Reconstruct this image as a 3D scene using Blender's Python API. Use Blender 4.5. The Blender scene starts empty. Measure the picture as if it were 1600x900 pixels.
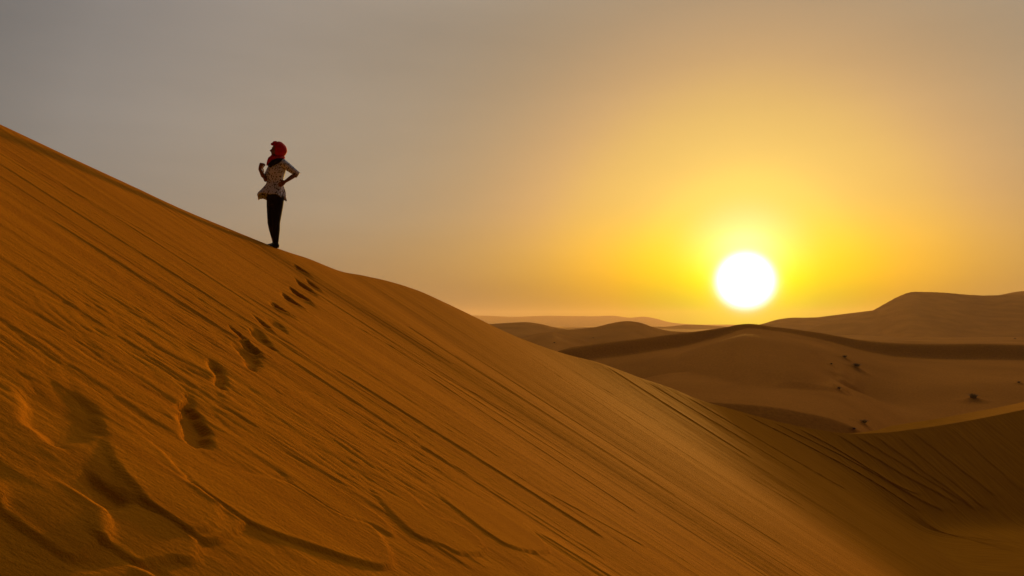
import bpy, bmesh, math, random
import numpy as np
from mathutils import Vector, Matrix

R = math.radians
random.seed(7)
rng = np.random.default_rng(11)
sc = bpy.context.scene
C = sc.collection

# ------------------------------------------------------------------ camera
cam = bpy.data.cameras.new('camera')
cam_ob = bpy.data.objects.new('camera', cam)
C.objects.link(cam_ob)
sc.camera = cam_ob
cam.lens = 28.0
cam.sensor_width = 36.0
cam.clip_start = 0.05
cam.clip_end = 40000
PITCH = R(2.53)
cam_ob.location = (0, 0, 0)
cam_ob.rotation_euler = (R(90) + PITCH, 0, 0)
F = 28.0 / 36.0 * 1600

# ------------------------------------------------------------------ world
SUN_AZ, SUN_EL = R(16.35), R(2.9)
SUN_DIR = Vector((math.sin(SUN_AZ) * math.cos(SUN_EL), math.cos(SUN_AZ) * math.cos(SUN_EL), math.sin(SUN_EL)))
w = bpy.data.worlds.new('World')
sc.world = w
w.use_nodes = True
nt = w.node_tree
nt.nodes.clear()
N = nt.nodes.new
L = nt.links.new


def vmath(op, a, b=None):
    n = N('ShaderNodeVectorMath'); n.operation = op
    L(a, n.inputs[0])
    if b is not None:
        if isinstance(b, (tuple, Vector)): n.inputs[1].default_value = b
        else: L(b, n.inputs[1])
    return n


def fmath(op, a, b=None, clamp=False):
    n = N('ShaderNodeMath'); n.operation = op; n.use_clamp = clamp
    for i, v in enumerate((a, b)):
        if v is None: continue
        if isinstance(v, (int, float)): n.inputs[i].default_value = v
        else: L(v, n.inputs[i])
    return n.outputs[0]


def ramp(fac, stops, span):
    n = N('ShaderNodeValToRGB')
    n.color_ramp.interpolation = 'B_SPLINE'
    els = n.color_ramp.elements
    while len(els) > 1: els.remove(els[-1])
    els[0].position = 0; els[0].color = (*stops[0][1], 1)
    for d, c in stops[1:]:
        e = els.new(d / span); e.color = (*c, 1)
    L(fac, n.inputs[0])
    return n.outputs[0]


sky = N('ShaderNodeTexSky')
sky.sky_type = 'NISHITA'
sky.sun_disc = False
sky.sun_elevation = SUN_EL
sky.sun_rotation = SUN_AZ
sky.air_density = 1.0
sky.dust_density = 6.0
sky.ozone_density = 1.0
bg1 = N('ShaderNodeBackground')
bg1.inputs[1].default_value = 0.05
# air-borne dust: an aureole round the sun that is whiter above and deeper yellow low down
tc = N('ShaderNodeTexCoord')
dirn = vmath('NORMALIZE', tc.outputs['Generated']).outputs[0]
dot = vmath('DOT_PRODUCT', dirn, SUN_DIR).outputs['Value']
theta = fmath('MULTIPLY', fmath('ARCCOSINE', fmath('MINIMUM', dot, 0.999999)), 180 / math.pi)
sep = N('ShaderNodeSeparateXYZ'); L(dirn, sep.inputs[0])
elev = fmath('MULTIPLY', fmath('ARCSINE', sep.outputs[2]), 180 / math.pi)
near = fmath('DIVIDE', theta, 60.0, True)
LO = [(0, (3, 3, 3)), (1.6, (1, 1, 1)), (2.1, (.8, .85, .25)), (2.6, (.6, .7, .0)), (3.6, (.55, .60, 0)), (5.0, (.38, .42, 0)), (7.5, (.38, .30, .0)),
      (9.6, (.43, .25, .01)), (14, (.26, .17, .035)), (20, (.23, .16, .075)), (30, (.22, .16, .10)), (45, (.15, .13, .11)), (60, (.12, .11, .10))]
HI = [(0, (1, 1, 1)), (1.9, (1, 1, 1)), (2.8, (.7, .8, .7)), (3.7, (.35, .24, .25)), (5.4, (.12, .15, .0)), (7, (.05, .18, .0)), (8.6, (.02, .10, .0)), (12, (.17, .14, .02)),
      (15.2, (.17, .11, .06)), (20, (.15, .12, .08)), (26, (.18, .155, .12)), (34, (.25, .205, .16)), (45, (.20, .175, .16)), (60, (.12, .115, .11))]
lo = ramp(near, LO, 60.0)
hi = ramp(near, HI, 60.0)
mr = N('ShaderNodeMapRange'); mr.interpolation_type = 'SMOOTHSTEP'
mr.inputs['From Min'].default_value = 2.6; mr.inputs['From Max'].default_value = 9.0
L(elev, mr.inputs[0])
mx = N('ShaderNodeMix'); mx.data_type = 'RGBA'
L(mr.outputs[0], mx.inputs[0]); L(lo, mx.inputs[6]); L(hi, mx.inputs[7])
# sky dimmed away from the sun to deepen slope shade; no dust below horizon
back = N('ShaderNodeMapRange'); back.inputs['From Min'].default_value = 46; back.inputs['From Max'].default_value = 84
back.inputs['To Min'].default_value = 1.0; back.inputs['To Max'].default_value = 0.05
L(theta, back.inputs[0])
up = N('ShaderNodeMapRange'); up.inputs['From Min'].default_value = -3.0; up.inputs['From Max'].default_value = -1.0
L(elev, up.inputs[0])
# added bright sky above the view, a fill light for the dunes
sky_fill_n = N('ShaderNodeValToRGB')
sky_fill_n.color_ramp.interpolation = 'B_SPLINE'
els = sky_fill_n.color_ramp.elements
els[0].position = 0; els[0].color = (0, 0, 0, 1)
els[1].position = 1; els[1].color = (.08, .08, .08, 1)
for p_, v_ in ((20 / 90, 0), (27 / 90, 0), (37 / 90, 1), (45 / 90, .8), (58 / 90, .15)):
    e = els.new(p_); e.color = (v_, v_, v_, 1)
L(fmath('DIVIDE', elev, 90.0, True), sky_fill_n.inputs[0])
sky_fill = fmath('ADD', fmath('MULTIPLY', sky_fill_n.outputs[0], 8.0), 1.0)
# faint uneven bands in the dust
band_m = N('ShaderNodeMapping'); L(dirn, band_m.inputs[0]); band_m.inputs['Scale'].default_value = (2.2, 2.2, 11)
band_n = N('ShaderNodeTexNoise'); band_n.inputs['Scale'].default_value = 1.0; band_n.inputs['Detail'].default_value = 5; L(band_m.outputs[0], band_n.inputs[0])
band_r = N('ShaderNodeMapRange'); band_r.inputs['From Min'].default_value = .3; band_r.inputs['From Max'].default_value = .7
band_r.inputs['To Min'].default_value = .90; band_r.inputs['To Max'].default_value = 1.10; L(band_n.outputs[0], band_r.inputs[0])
sky_fill = fmath('MULTIPLY', sky_fill, band_r.outputs[0])
gain = fmath('MULTIPLY', fmath('MULTIPLY', back.outputs[0], sky_fill), up.outputs[0])
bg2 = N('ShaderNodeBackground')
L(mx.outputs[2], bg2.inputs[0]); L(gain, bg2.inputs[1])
tint = ramp(near, [(0, (1, 1, .0)), (6, (1, 1, .1)), (14, (1, 1, .7)), (26, (1, 1, 1)), (60, (1, 1, 1))], 60.0)
mt = N('ShaderNodeMix'); mt.data_type = 'RGBA'; mt.inputs[7].default_value = (1, 1, 1, 1)
L(mr.outputs[0], mt.inputs[0]); L(tint, mt.inputs[6])
L(fmath('MULTIPLY', back.outputs[0], 0.05), bg1.inputs[1])
L(vmath('MULTIPLY', sky.outputs[0], mt.outputs[2]).outputs[0], bg1.inputs[0])
core = N('ShaderNodeMapRange'); core.interpolation_type = 'SMOOTHSTEP'
core.inputs['From Min'].default_value = 2.35; core.inputs['From Max'].default_value = 1.2
core.inputs['To Min'].default_value = 0; core.inputs['To Max'].default_value = 1.5
L(theta, core.inputs[0])
bg3 = N('ShaderNodeBackground'); bg3.inputs[0].default_value = (1, .98, .9, 1); L(core.outputs[0], bg3.inputs[1])
add0 = N('ShaderNodeAddShader'); L(bg1.outputs[0], add0.inputs[0]); L(bg3.outputs[0], add0.inputs[1])
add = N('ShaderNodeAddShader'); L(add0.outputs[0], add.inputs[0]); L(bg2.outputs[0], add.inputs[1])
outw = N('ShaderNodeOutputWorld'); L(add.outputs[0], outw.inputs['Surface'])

# ------------------------------------------------------------------ sun
sun = bpy.data.lights.new('sun', 'SUN')
sun.energy = 5.0
sun.angle = R(2.6)
sun.color = (1.0, 0.52, 0.10)
sun_ob = bpy.data.objects.new('sun', sun)
C.objects.link(sun_ob)
sun_ob.rotation_euler = SUN_DIR.to_track_quat('Z', 'Y').to_euler()
sun_ob.location = (20, 60, 30)

vs = sc.view_settings
vs.view_transform = 'Standard'
vs.look = 'None'
vs.exposure = 0.0
vs.gamma = 1.0
vs.use_curve_mapping = False
sc.cycles.volume_bounces = 1
sc.cycles.max_bounces = 6
sc.cycles.diffuse_bounces = 3
sc.cycles.volume_step_rate = 4


# ------------------------------------------------------------------ helpers
def ray(px, py):
    """direction through a point of the photograph, scaled to y = 1"""
    u, v = (px - 800) / F, (450 - py) / F
    y = math.cos(PITCH) - v * math.sin(PITCH)
    z = math.sin(PITCH) + v * math.cos(PITCH)
    return u / y, z / y


def pix(X, Y, Z):
    cy = Y * math.cos(PITCH) + Z * math.sin(PITCH)
    cz = -Y * math.sin(PITCH) + Z * math.cos(PITCH)
    return 800 + F * X / cy, 450 - F * cz / cy


def noise2(x, y, seed=0):
    """gradient noise, about -0.7..0.7"""
    x = np.asarray(x, np.float64); y = np.asarray(y, np.float64)
    r = np.random.default_rng(seed + 1000)
    perm = r.permutation(1024)
    ang = r.random(1024) * 2 * np.pi
    gx, gy = np.cos(ang), np.sin(ang)
    xi = np.floor(x).astype(np.int64); yi = np.floor(y).astype(np.int64)
    xf = x - xi; yf = y - yi
    u = xf * xf * xf * (xf * (xf * 6 - 15) + 10)
    v = yf * yf * yf * (yf * (yf * 6 - 15) + 10)

    def g(ix, iy, dx, dy):
        h = perm[(perm[ix & 1023] + iy) & 1023]
        return gx[h] * dx + gy[h] * dy
    a = g(xi, yi, xf, yf); b = g(xi + 1, yi, xf - 1, yf)
    c = g(xi, yi + 1, xf, yf - 1); d = g(xi + 1, yi + 1, xf - 1, yf - 1)
    return (a * (1 - u) + b * u) * (1 - v) + (c * (1 - u) + d * u) * v


def sstep(a, b, x):
    t = np.clip((x - a) / (b - a), 0, 1)
    return t * t * (3 - 2 * t)


def pchip(xs, ys, x):
    """monotone cubic interpolation, linear beyond the ends"""
    xs = np.asarray(xs, float); ys = np.asarray(ys, float); x = np.asarray(x, float)
    h = np.diff(xs); dl = np.diff(ys) / h
    m = np.zeros_like(xs)
    m[0], m[-1] = dl[0], dl[-1]
    for i in range(1, len(xs) - 1):
        m[i] = (dl[i - 1] * h[i] + dl[i] * h[i - 1]) / (h[i] + h[i - 1])
    i = np.clip(np.searchsorted(xs, x) - 1, 0, len(h) - 1)
    t = (x - xs[i]) / h[i]
    lo_, hi_ = t < 0, t > 1
    tt = np.clip(t, 0, 1)
    r = ((2 * tt**3 - 3 * tt**2 + 1) * ys[i] + (tt**3 - 2 * tt**2 + tt) * h[i] * m[i]
         + (-2 * tt**3 + 3 * tt**2) * ys[i + 1] + (tt**3 - tt**2) * h[i] * m[i + 1])
    r = np.where(lo_, ys[0] + m[0] * (x - xs[0]), r)
    return np.where(hi_, ys[-1] + m[-1] * (x - xs[-1]), r)


def grid_mesh(name, X, Y, Z, uv=None):
    n, m = X.shape
    me = bpy.data.meshes.new(name)
    co = np.stack([X, Y, Z], -1).astype(np.float32).reshape(-1)
    me.vertices.add(n * m)
    me.vertices.foreach_set('co', co)
    idx = np.arange(n * m, dtype=np.int32).reshape(n, m)
    q = np.stack([idx[:-1, :-1], idx[:-1, 1:], idx[1:, 1:], idx[1:, :-1]], -1).reshape(-1)
    nf = (n - 1) * (m - 1)
    me.loops.add(nf * 4)
    me.loops.foreach_set('vertex_index', q)
    me.polygons.add(nf)
    me.polygons.foreach_set('loop_start', np.arange(0, nf * 4, 4, dtype=np.int32))
    me.polygons.foreach_set('use_smooth', np.ones(nf, bool))
    me.update(calc_edges=True)
    if uv is not None:
        lay = me.uv_layers.new(name='UVMap')
        U = np.stack([uv[0], uv[1]], -1).astype(np.float32).reshape(-1, 2)
        lay.data.foreach_set('uv', U[q].reshape(-1))
    return me


def link(name, me, mat=None, parent=None, **props):
    o = bpy.data.objects.new(name, me)
    C.objects.link(o)
    if mat: me.materials.append(mat)
    if parent: o.parent = parent
    for k, v in props.items(): o[k] = v
    return o


# ------------------------------------------------------------------ materials
def new_mat(name):
    m = bpy.data.materials.new(name); m.use_nodes = True
    t = m.node_tree; t.nodes.clear()
    o = t.nodes.new('ShaderNodeOutputMaterial')
    b = t.nodes.new('ShaderNodeBsdfPrincipled')
    t.links.new(b.outputs[0], o.inputs[0])
    return m, t, b


def sand_material(name, base, dark, use_uv, grain, bump):
    m, t, b = new_mat(name)
    n = t.nodes.new; l = t.links.new
    tcx = n('ShaderNodeTexCoord')
    co = tcx.outputs['UV'] if use_uv else tcx.outputs['Object']
    # thin bands of heavier, darker grains drawn out down the slope
    mp = n('ShaderNodeMapping'); l(co, mp.inputs[0])
    mp.inputs['Scale'].default_value = (5.0, .35, 1) if use_uv else (.05, .05, .2)
    n1 = n('ShaderNodeTexNoise'); n1.inputs['Scale'].default_value = 1.0; n1.inputs['Detail'].default_value = 6; l(mp.outputs[0], n1.inputs[0])
    cr = n('ShaderNodeValToRGB'); l(n1.outputs[0], cr.inputs[0])
    cr.color_ramp.elements[0].position = .33; cr.color_ramp.elements[0].color = (*dark, 1)
    cr.color_ramp.elements[1].position = .66; cr.color_ramp.elements[1].color = (*base, 1)
    # single grains
    n2 = n('ShaderNodeTexNoise'); n2.inputs['Scale'].default_value = grain; n2.inputs['Detail'].default_value = 3
    l(tcx.outputs['Object'], n2.inputs[0])
    mr2 = n('ShaderNodeMapRange'); l(n2.outputs[0], mr2.inputs[0])
    mr2.inputs['From Min'].default_value = .3; mr2.inputs['From Max'].default_value = .7
    mr2.inputs['To Min'].default_value = .88; mr2.inputs['To Max'].default_value = 1.1
    mul = n('ShaderNodeVectorMath'); mul.operation = 'SCALE'
    l(cr.outputs[0], mul.inputs[0]); l(mr2.outputs[0], mul.inputs['Scale'])
    l(mul.outputs[0], b.inputs['Base Color'])
    b.inputs['Roughness'].default_value = .95
    b.inputs['Specular IOR Level'].default_value = .003
    b.inputs['Specular Tint'].default_value = (1, .55, .14, 1)
    # fine relief
    mp3 = n('ShaderNodeMapping'); l(co, mp3.inputs[0])
    mp3.inputs['Scale'].default_value = (40, 15, 1) if use_uv else (1.2, 1.2, 1.2)
    n3 = n('ShaderNodeTexNoise'); n3.inputs['Scale'].default_value = 1.0; n3.inputs['Detail'].default_value = 5; l(mp3.outputs[0], n3.inputs[0])
    bp = n('ShaderNodeBump'); bp.inputs['Strength'].default_value = 1.0; bp.inputs['Distance'].default_value = bump
    l(n3.outputs[0], bp.inputs['Height'])
    n3.inputs['Roughness'].default_value = .65
    # sand grains and crumbs
    n4 = n('ShaderNodeTexNoise'); n4.inputs['Scale'].default_value = 55 if use_uv else 2.5; n4.inputs['Detail'].default_value = 5
    n4.inputs['Roughness'].default_value = .7; l(tcx.outputs['Object'], n4.inputs[0])
    bp2 = n('ShaderNodeBump'); bp2.inputs['Strength'].default_value = .8; bp2.inputs['Distance'].default_value = bump * .8
    l(n4.outputs[0], bp2.inputs['Height']); l(bp.outputs[0], bp2.inputs['Normal']); l(bp2.outputs[0], b.inputs['Normal'])
    return m


SAND = sand_material('sand', (.46, .170, .006), (.36, .128, .005), True, 260, .006)
SAND_FAR = sand_material('far_sand', (.52, .192, .026), (.42, .152, .020), False, 3, .05)


def plain(name, col, rough=.8, **kw):
    m, t, b = new_mat(name)
    n = t.nodes.new('ShaderNodeTexNoise'); n.inputs['Scale'].default_value = kw.get('scale', 40); n.inputs['Detail'].default_value = 4
    tcx = t.nodes.new('ShaderNodeTexCoord'); t.links.new(tcx.outputs['Object'], n.inputs[0])
    r = t.nodes.new('ShaderNodeValToRGB'); t.links.new(n.outputs[0], r.inputs[0])
    r.color_ramp.elements[0].position = .3; r.color_ramp.elements[1].position = .7
    r.color_ramp.elements[0].color = (*[c * .7 for c in col], 1)
    r.color_ramp.elements[1].color = (*[min(1, c * 1.2) for c in col], 1)
    t.links.new(r.outputs[0], b.inputs['Base Color'])
    b.inputs['Roughness'].default_value = rough
    b.inputs['Specular IOR Level'].default_value = .2
    return m


# ------------------------------------------------------------------ near dune
FLOOR = -17.0
K = 1.55          # size of the dune field beyond, against its first sketch
SL = .625
crest_px = [  # photo x, photo y, distance
    (0, 195, 8.3), (100, 242, 9.05), (200, 288, 9.85), (280, 325, 10.6), (350, 354, 11.4), (432, 387, 12.3), (480, 403, 13.4),
    (530, 423, 14.9), (570, 431, 16.6), (610, 440, 18.6), (650, 453, 20.8), (700, 475, 24.0), (740, 494, 26.8), (780, 514, 29.6),
    (830, 535, 33.4), (880, 552, 38.4), (940, 568, 45.0), (1000, 590, 52.0), (1050, 607, 59.5), (1100, 627, 66.5), (1150, 641, 71.5),
    (1200, 655, 74.5), (1260, 668, 76.3), (1320, 677, 77.2), (1380, 676, 77.8), (1440, 669, 78.6), (1520, 656, 80.2), (1600, 640, 82.2),
    (1700, 620, 84.8), (1850, 600, 89)]
pts = []
for y in (-10, -7, -4, -1.5, .5, 2.5, 4.3, 6.0, 7.2):        # the ridge runs on past the camera
    x = -5.33 + (y - 8.3) * .44
    pts.append((x, y, -1.6 - SL * x + .04 * y))
ang = [3] * 9
back_ang = [178] * 9
plateau = [0] * 9
ca_px = ([-400, 432, 640, 760, 880, 1000, 1100, 1150, 1200, 1260, 1320, 1900], [3, 3.7, 4.5, 5.5, 7, 9, 13, 22, 36, 54, 70, 78])
cb_px = ([0, 432, 700, 900, 1100, 1900], [178, 172, 125, 100, 90, 90])
cp_px = ([0, 1325, 1380, 1450, 1560, 1900], [0, 0, 2.4, 6.5, 5.0, 5.6])
for px, py, y in crest_px:
    u, wv = ray(px, py)
    pts.append((u * y, y, wv * y))
    ang.append(float(np.interp(px, *ca_px)))
    back_ang.append(float(np.interp(px, *cb_px)))
    plateau.append(float(np.interp(px, *cp_px)))
pts = np.array(pts)
arc0 = np.concatenate([[0], np.cumsum(np.linalg.norm(np.diff(pts[:, :2], axis=0), axis=1))])
C_AT_Y = lambda y: float(np.interp(y, pts[:30, 1], arc0[:30]))
c0, c1, c2, c3 = 0.0, C_AT_Y(1.0), C_AT_Y(12.5), C_AT_Y(25)
cend = arc0[-1]


def crest_at(c):
    return [pchip(arc0, pts[:, k], c) for k in range(3)] + [pchip(arc0, ang, c), pchip(arc0, back_ang, c), np.interp(c, arc0, plateau)]


def base_face(c, s):
    """point on the smooth slip face: c = metres along the crest, s = level metres down the fall line"""
    cx, cy, cz, a, _, _ = crest_at(c)
    a = np.radians(a)
    H = cz - FLOOR
    d = SL * s
    k = 1.2
    drop = -np.log(np.exp(-d / k * 4) + np.exp(-(H + .25) / k * 4)) * k / 4   # straight face with a short rounded foot
    x = cx[:, None] + np.cos(a)[:, None] * s[None, :] if np.ndim(s) == 1 else cx + np.cos(a) * s
    y = cy[:, None] - np.sin(a)[:, None] * s[None, :] if np.ndim(s) == 1 else cy - np.sin(a) * s
    return x, y, cz, H, a


def face_grid(cs, ss):
    cx, cy, cz, a, _, _ = crest_at(cs)
    a = np.radians(a)
    H = (cz - FLOOR)[:, None]
    d = SL * ss[None, :]
    k = .35
    drop = -np.logaddexp(-d / k, -(H + .25) / k) * k
    # slight convex rounding right at the crest
    rnd = .35 * np.exp(-ss / .5)[None, :] * 0
    x = cx[:, None] + np.cos(a)[:, None] * ss
    y = cy[:, None] - np.sin(a)[:, None] * ss
    z = cz[:, None] - drop + rnd
    return x, y, z, a


# lookup from photo position to face coordinates
lc = np.linspace(0, cend, 900); ls = np.concatenate([np.linspace(0, 9, 320), np.linspace(9.1, 32, 260)])
lx, ly, lz, _ = face_grid(lc, ls)
with np.errstate(all='ignore'):
    lpx, lpy = pix(lx, ly, lz)
bad = ly < 1.0
lpx[bad] = 1e9


def cs_of(px, py):
    d = (lpx - px)**2 + (lpy - py)**2
    d = d + 0.02 * ly**2
    i, j = np.unravel_index(np.argmin(d), d.shape)
    return lc[i], ls[j]


# sample lines of the mesh
cs = np.concatenate([np.arange(c0, c1, .08), np.arange(c1, c2, .0125), np.arange(c2, c3, .022), np.arange(c3, cend, .065)])
s_fine = np.arange(0, 7.5, .018)
s_mid = np.arange(7.5, 33, .065)
ss = np.concatenate([s_fine, s_mid])
SX, SY, SZ, AA = face_grid(cs, ss)
CC = np.broadcast_to(cs[:, None], SX.shape)
SS = np.broadcast_to(ss[None, :], SX.shape)
D = np.zeros(SX.shape)       # relief, metres along the face normal


def window(a, b, s0, s1):
    i0, i1 = np.searchsorted(cs, (a, b)); j0, j1 = np.searchsorted(ss, (s0, s1))
    return slice(i0, i1), slice(j0, j1)


def tongue(c_head, s0, s1, wd, h, bend=0.0, edge=.18, nose=2.2, soft=.5):
    """a grain-flow lobe: narrow at its head, widening to a rounded, slightly raised toe at s1"""
    I = window(c_head - wd * 2.5 - abs(bend), c_head + wd * 2.5 + abs(bend), max(0, s0), s1 + .3)
    c = CC[I]; s = SS[I]
    if c.size == 0: return
    t = np.clip((s - s0) / (s1 - s0), 0, 1.2)
    wv = wd * (.35 + .65 * np.clip(t, 0, 1)**.8)
    nl = nose * wd
    q = np.clip((s - (s1 - nl)) / nl, 0, 1)
    wv = wv * np.sqrt(np.clip(1 - q**2, 0, 1))
    mid = c_head + bend * (1 - t)**2 + .12 * wd * noise2(s * 1.1, s * 0 + c_head * 3.1, 5)
    dc = (c - mid)
    wv = wv * (1 + .10 * noise2(s * 2.3 + c_head, np.sign(dc) * 2.5 + s * 0, 9))
    e1 = sstep(0, edge * wd + .012, wv + dc)        # camera side: sharp
    e2 = sstep(0, soft * wd + .03, wv - dc)         # far side: soft
    body = np.minimum(e1, 1) * e2
    fade = sstep(0, .35, t) * (s < s1)
    D[I] = np.maximum(D[I] * 1.0, D[I] * .75 + h * body * fade * (.6 + .4 * t))


def ridge(pa, pb, h, wd, sharp=.25):
    """step that runs down the slope between two photo points, dark on the camera side"""
    ca, sa = cs_of(*pa); cb, sb = cs_of(*pb)
    if sb < sa: ca, sa, cb, sb = cb, sb, ca, sa
    I = window(min(ca, cb) - wd * 3, max(ca, cb) + wd * 4, sa - .1, sb + .1)
    c = CC[I]; s = SS[I]
    t = np.clip((s - sa) / (sb - sa + 1e-6), 0, 1)
    mid = ca + (cb - ca) * t + .25 * wd * noise2(s * .7, s * 0 + ca, 3)
    dc = c - mid
    prof = sstep(-wd * sharp, 0, dc) * np.exp(-np.clip(dc, 0, None) / wd)
    D[I] += (.20 + .3 * sstep(c3, c3 + 25, mid)) * h * prof * sstep(0, .12, t) * (1 - sstep(.93, 1, t))


def pit(px, py, lpx_, wpx, rot, depth, rim=.3):
    """footprint sunk in the face: its size is given in photo pixels and turned into metres there"""
    c, s = cs_of(px, py)
    a = R(rot)
    dx, dy = math.cos(a), math.sin(a)
    ca, sa = cs_of(px - dx * lpx_ / 2, py - dy * lpx_ / 2)
    cb, sb = cs_of(px + dx * lpx_ / 2, py + dy * lpx_ / 2)
    cw, sw = cs_of(px - dy * wpx, py + dx * wpx)
    hl = max(.06, math.hypot(cb - ca, sb - sa) / 2)
    ax = ((cb - ca) / (2 * hl), (sb - sa) / (2 * hl))
    hw = max(.035, abs((cw - c) * -ax[1] + (sw - s) * ax[0]) / 2)
    m_ = hl + hw + .3
    I = window(c - m_, c + m_, s - m_, s + m_)
    U = (CC[I] - c) * ax[0] + (SS[I] - s) * ax[1]
    V = -(CC[I] - c) * ax[1] + (SS[I] - s) * ax[0]
    U = U + .06 * hl * noise2(CC[I] * 9, SS[I] * 9, 31); V = V + .16 * hw * noise2(CC[I] * 7 + 4, SS[I] * 7, 32)
    t = np.clip(U / hl, -1, 1)
    hv = hw * (.62 + .38 * t) * (1 + .12 * noise2(U * 14, V * 5, 33))
    r = np.sqrt((np.abs(U) / hl)**2.6 + (np.abs(V) / hv)**2)
    depth = depth * .75 * (.55 + .45 * sstep(-1, .5, t))
    inner = np.where(V < 0, .70, .15)          # steep on the side towards the sun, dragged out on the other
    D[I] += -depth * (1 - np.clip((r - inner) / (1.02 - inner), 0, 1)**1.3) + depth * .16 * np.exp(-((r - 1.14) / .10)**2) * (V < 0)
    D[I] += depth * .25 * np.exp(-(((U - hl * 1.15) / (.25 * hl))**2 + (V / (1.1 * hw))**2))


# broad undulation: the slope also bellies out towards the near left
cb_ = cs_of(400, 770)[0]
D -= .075 * np.clip(cb_ - CC, 0, 2.0)**2 * sstep(0, 1.5, SS)
wx = CC + .4 * noise2(CC * .3, SS * .25, 1)
D += .05 * noise2(wx * .22, SS * .10, 2)
D += .018 * noise2(wx * .7 + 9, SS * .12, 4)
near_l = 1 - sstep(c2 - 1.0, c2 + 4.0, CC)           # rougher sand close by
# grain-flow streaks: stretched noise, finer and finer
T_ = np.zeros(SX.shape); CALM = np.ones(SX.shape)
str_amp = .35 + .65 * sstep(-.35, .35, noise2(CC * .16 + 3, SS * .12, 41))
mid_amp = np.where(CC > c2, 1.0, 1.0)
smooth_zone = 1 - .75 * sstep(c2 + 1.5, c2 + 3.5, CC) * (1 - sstep(c3 + 2, c3 + 6, CC))
for f, a_, q in ((1.7, .004, .10), (4.1, .0014, .16), (9.5, .0018, 1.0), (21, .0009, 4)):
    nn = noise2(wx * f + q * 7, SS * q + 5, int(f * 10))
    fac = smooth_zone if f > 1.7 else 1.0
    far_gain = 1 + 5.5 * sstep(c3, c3 + 40, CC) * (1 if f < 5 else .35)
    T_ += a_ * (np.abs(nn) * 1.6 - .3) * str_amp * fac * far_gain
# crisp long lines: each slide has its own line, steep on one side, that comes and goes down the slope
for f, a_ in ((1.15, .010), (2.7, .0072), (6.1, .0044), (13.0, .0026)):
    v = (CC + .10 * noise2(CC * .5, SS * .35, int(200 + f)) + .03 * noise2(CC * 2, SS * .9, int(210 + f))) * f
    i_ = np.floor(v); fr = v - i_
    am = np.clip(noise2(i_ * 7.31 + .37, SS * (.16 + .05 * f) + i_ * 3.7, int(220 + f)) * 2.2 + .05, 0, 1)
    gain = 1 + (2.6 if f < 7 else .6) * sstep(c3, c3 + 35, CC)
    T_ += a_ * gain * am * np.exp(-fr * 3.2) * sstep(0, .10, fr) * (1 - .45 * (f < 2) * (CC > c2))
del v, i_, fr, am
# tongues all over the face
for k in range(330):
    cc = rng.uniform(c1 + 1.0, cend - 6)
    s0 = rng.uniform(-1, 5)
    farf = 1 + 2.2 * min(1, max(0, (cc - c3) / 25))
    ln = rng.uniform(2.5, 9) * farf
    wd = rng.uniform(.05, .18) * (1 + .2 * farf) * (1 + .3 * (cc < c2))
    hh = rng.uniform(.002, .006) * farf
    if c2 + 1.5 < cc < c3 and rng.random() < .5: continue
    if cc < c2 - 3 and (s0 + ln > 3.0 or rng.random() < .4): continue
    tongue(cc, s0, s0 + ln, wd, hh, bend=rng.uniform(-.25, .25), edge=rng.uniform(.1, .25), nose=rng.uniform(2, 5))
# long flow lines seen in the photograph
for pa, pb, h, wd in (
        ((500, 565), (955, 851), .055, .16), ((578, 522), (907, 731), .034, .09), ((533, 500), (835, 667), .030, .08), ((560, 478), (712, 570), .026, .07),
        ((640, 572), (1008, 812), .034, .09), ((844, 767), (1010, 858), .03, .08), ((827, 829), (1090, 985), .04, .12), ((745, 497), (1367, 900), .050, .20), ((735, 497), (1000, 672), .04, .12), ((850, 552), (1300, 820), .05, .22),
        ((640, 690), (955, 880), .022, .09), ((255, 430), (640, 690), .02, .08), ((30, 215), (300, 345), .018, .06), ((770, 520), (1150, 770), .04, .14),
        ((0, 240), (330, 420), .02, .08), ((60, 330), (420, 560), .02, .08), ((1060, 612), (1330, 770), .16, .9), ((1150, 641), (1440, 800), .16, .8),
        ((1200, 656), (1440, 775), .14, .7), ((1240, 665), (1480, 800), .18, .8), ((1300, 675), (1500, 790), .16, .7), ((1335, 678), (1515, 790), .14, .6), ((1365, 678), (1530, 800), .17, .7),
        ((1395, 677), (1545, 800), .13, .6), ((1420, 672), (1560, 780), .14, .7), ((1480, 664), (1600, 770), .14, .7), ((1000, 590), (1250, 740), .12, .6), ((940, 568), (1180, 720), .10, .45)):
    ridge(pa, pb, h, wd)
# rough, scaly crust on the upper left and middle left
px_, py_ = pix(SX, np.where(SY < .8, .8, SY), SZ)
sc1 = np.exp(-(((px_ - 170) / 260)**2 + ((py_ - 530) / 110)**2)) * (SY > 1)
sc2 = np.exp(-(((px_ - 600) / 190)**2 + ((py_ - 720) / 95)**2)) * (SY > 1)
sc3 = np.exp(-(((px_ - 330) / 150)**2 + ((py_ - 640) / 60)**2)) * (SY > 1)
scal = np.clip(sc1 + sc2 + .6 * sc3, 0, 1) * near_l
wv_ = noise2(CC * 2.2, SS * 1.7, 61)
scales = np.abs(noise2(CC * 8 + 1.7 * wv_, SS * 2.6 + 2.2 * wv_, 62)) + .5 * np.abs(noise2(CC * 15 + wv_, SS * 6 + 2 * wv_, 63))
T_ += -.0055 * scal * np.clip(.30 - scales, 0, 1) / .30 + .003 * scal * noise2(CC * 3.4, SS * 1.6, 64)
T_ += .0016 * near_l * noise2(CC * 30, SS * 9, 65)
del wv_, scales, sc1, sc2, sc3
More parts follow.
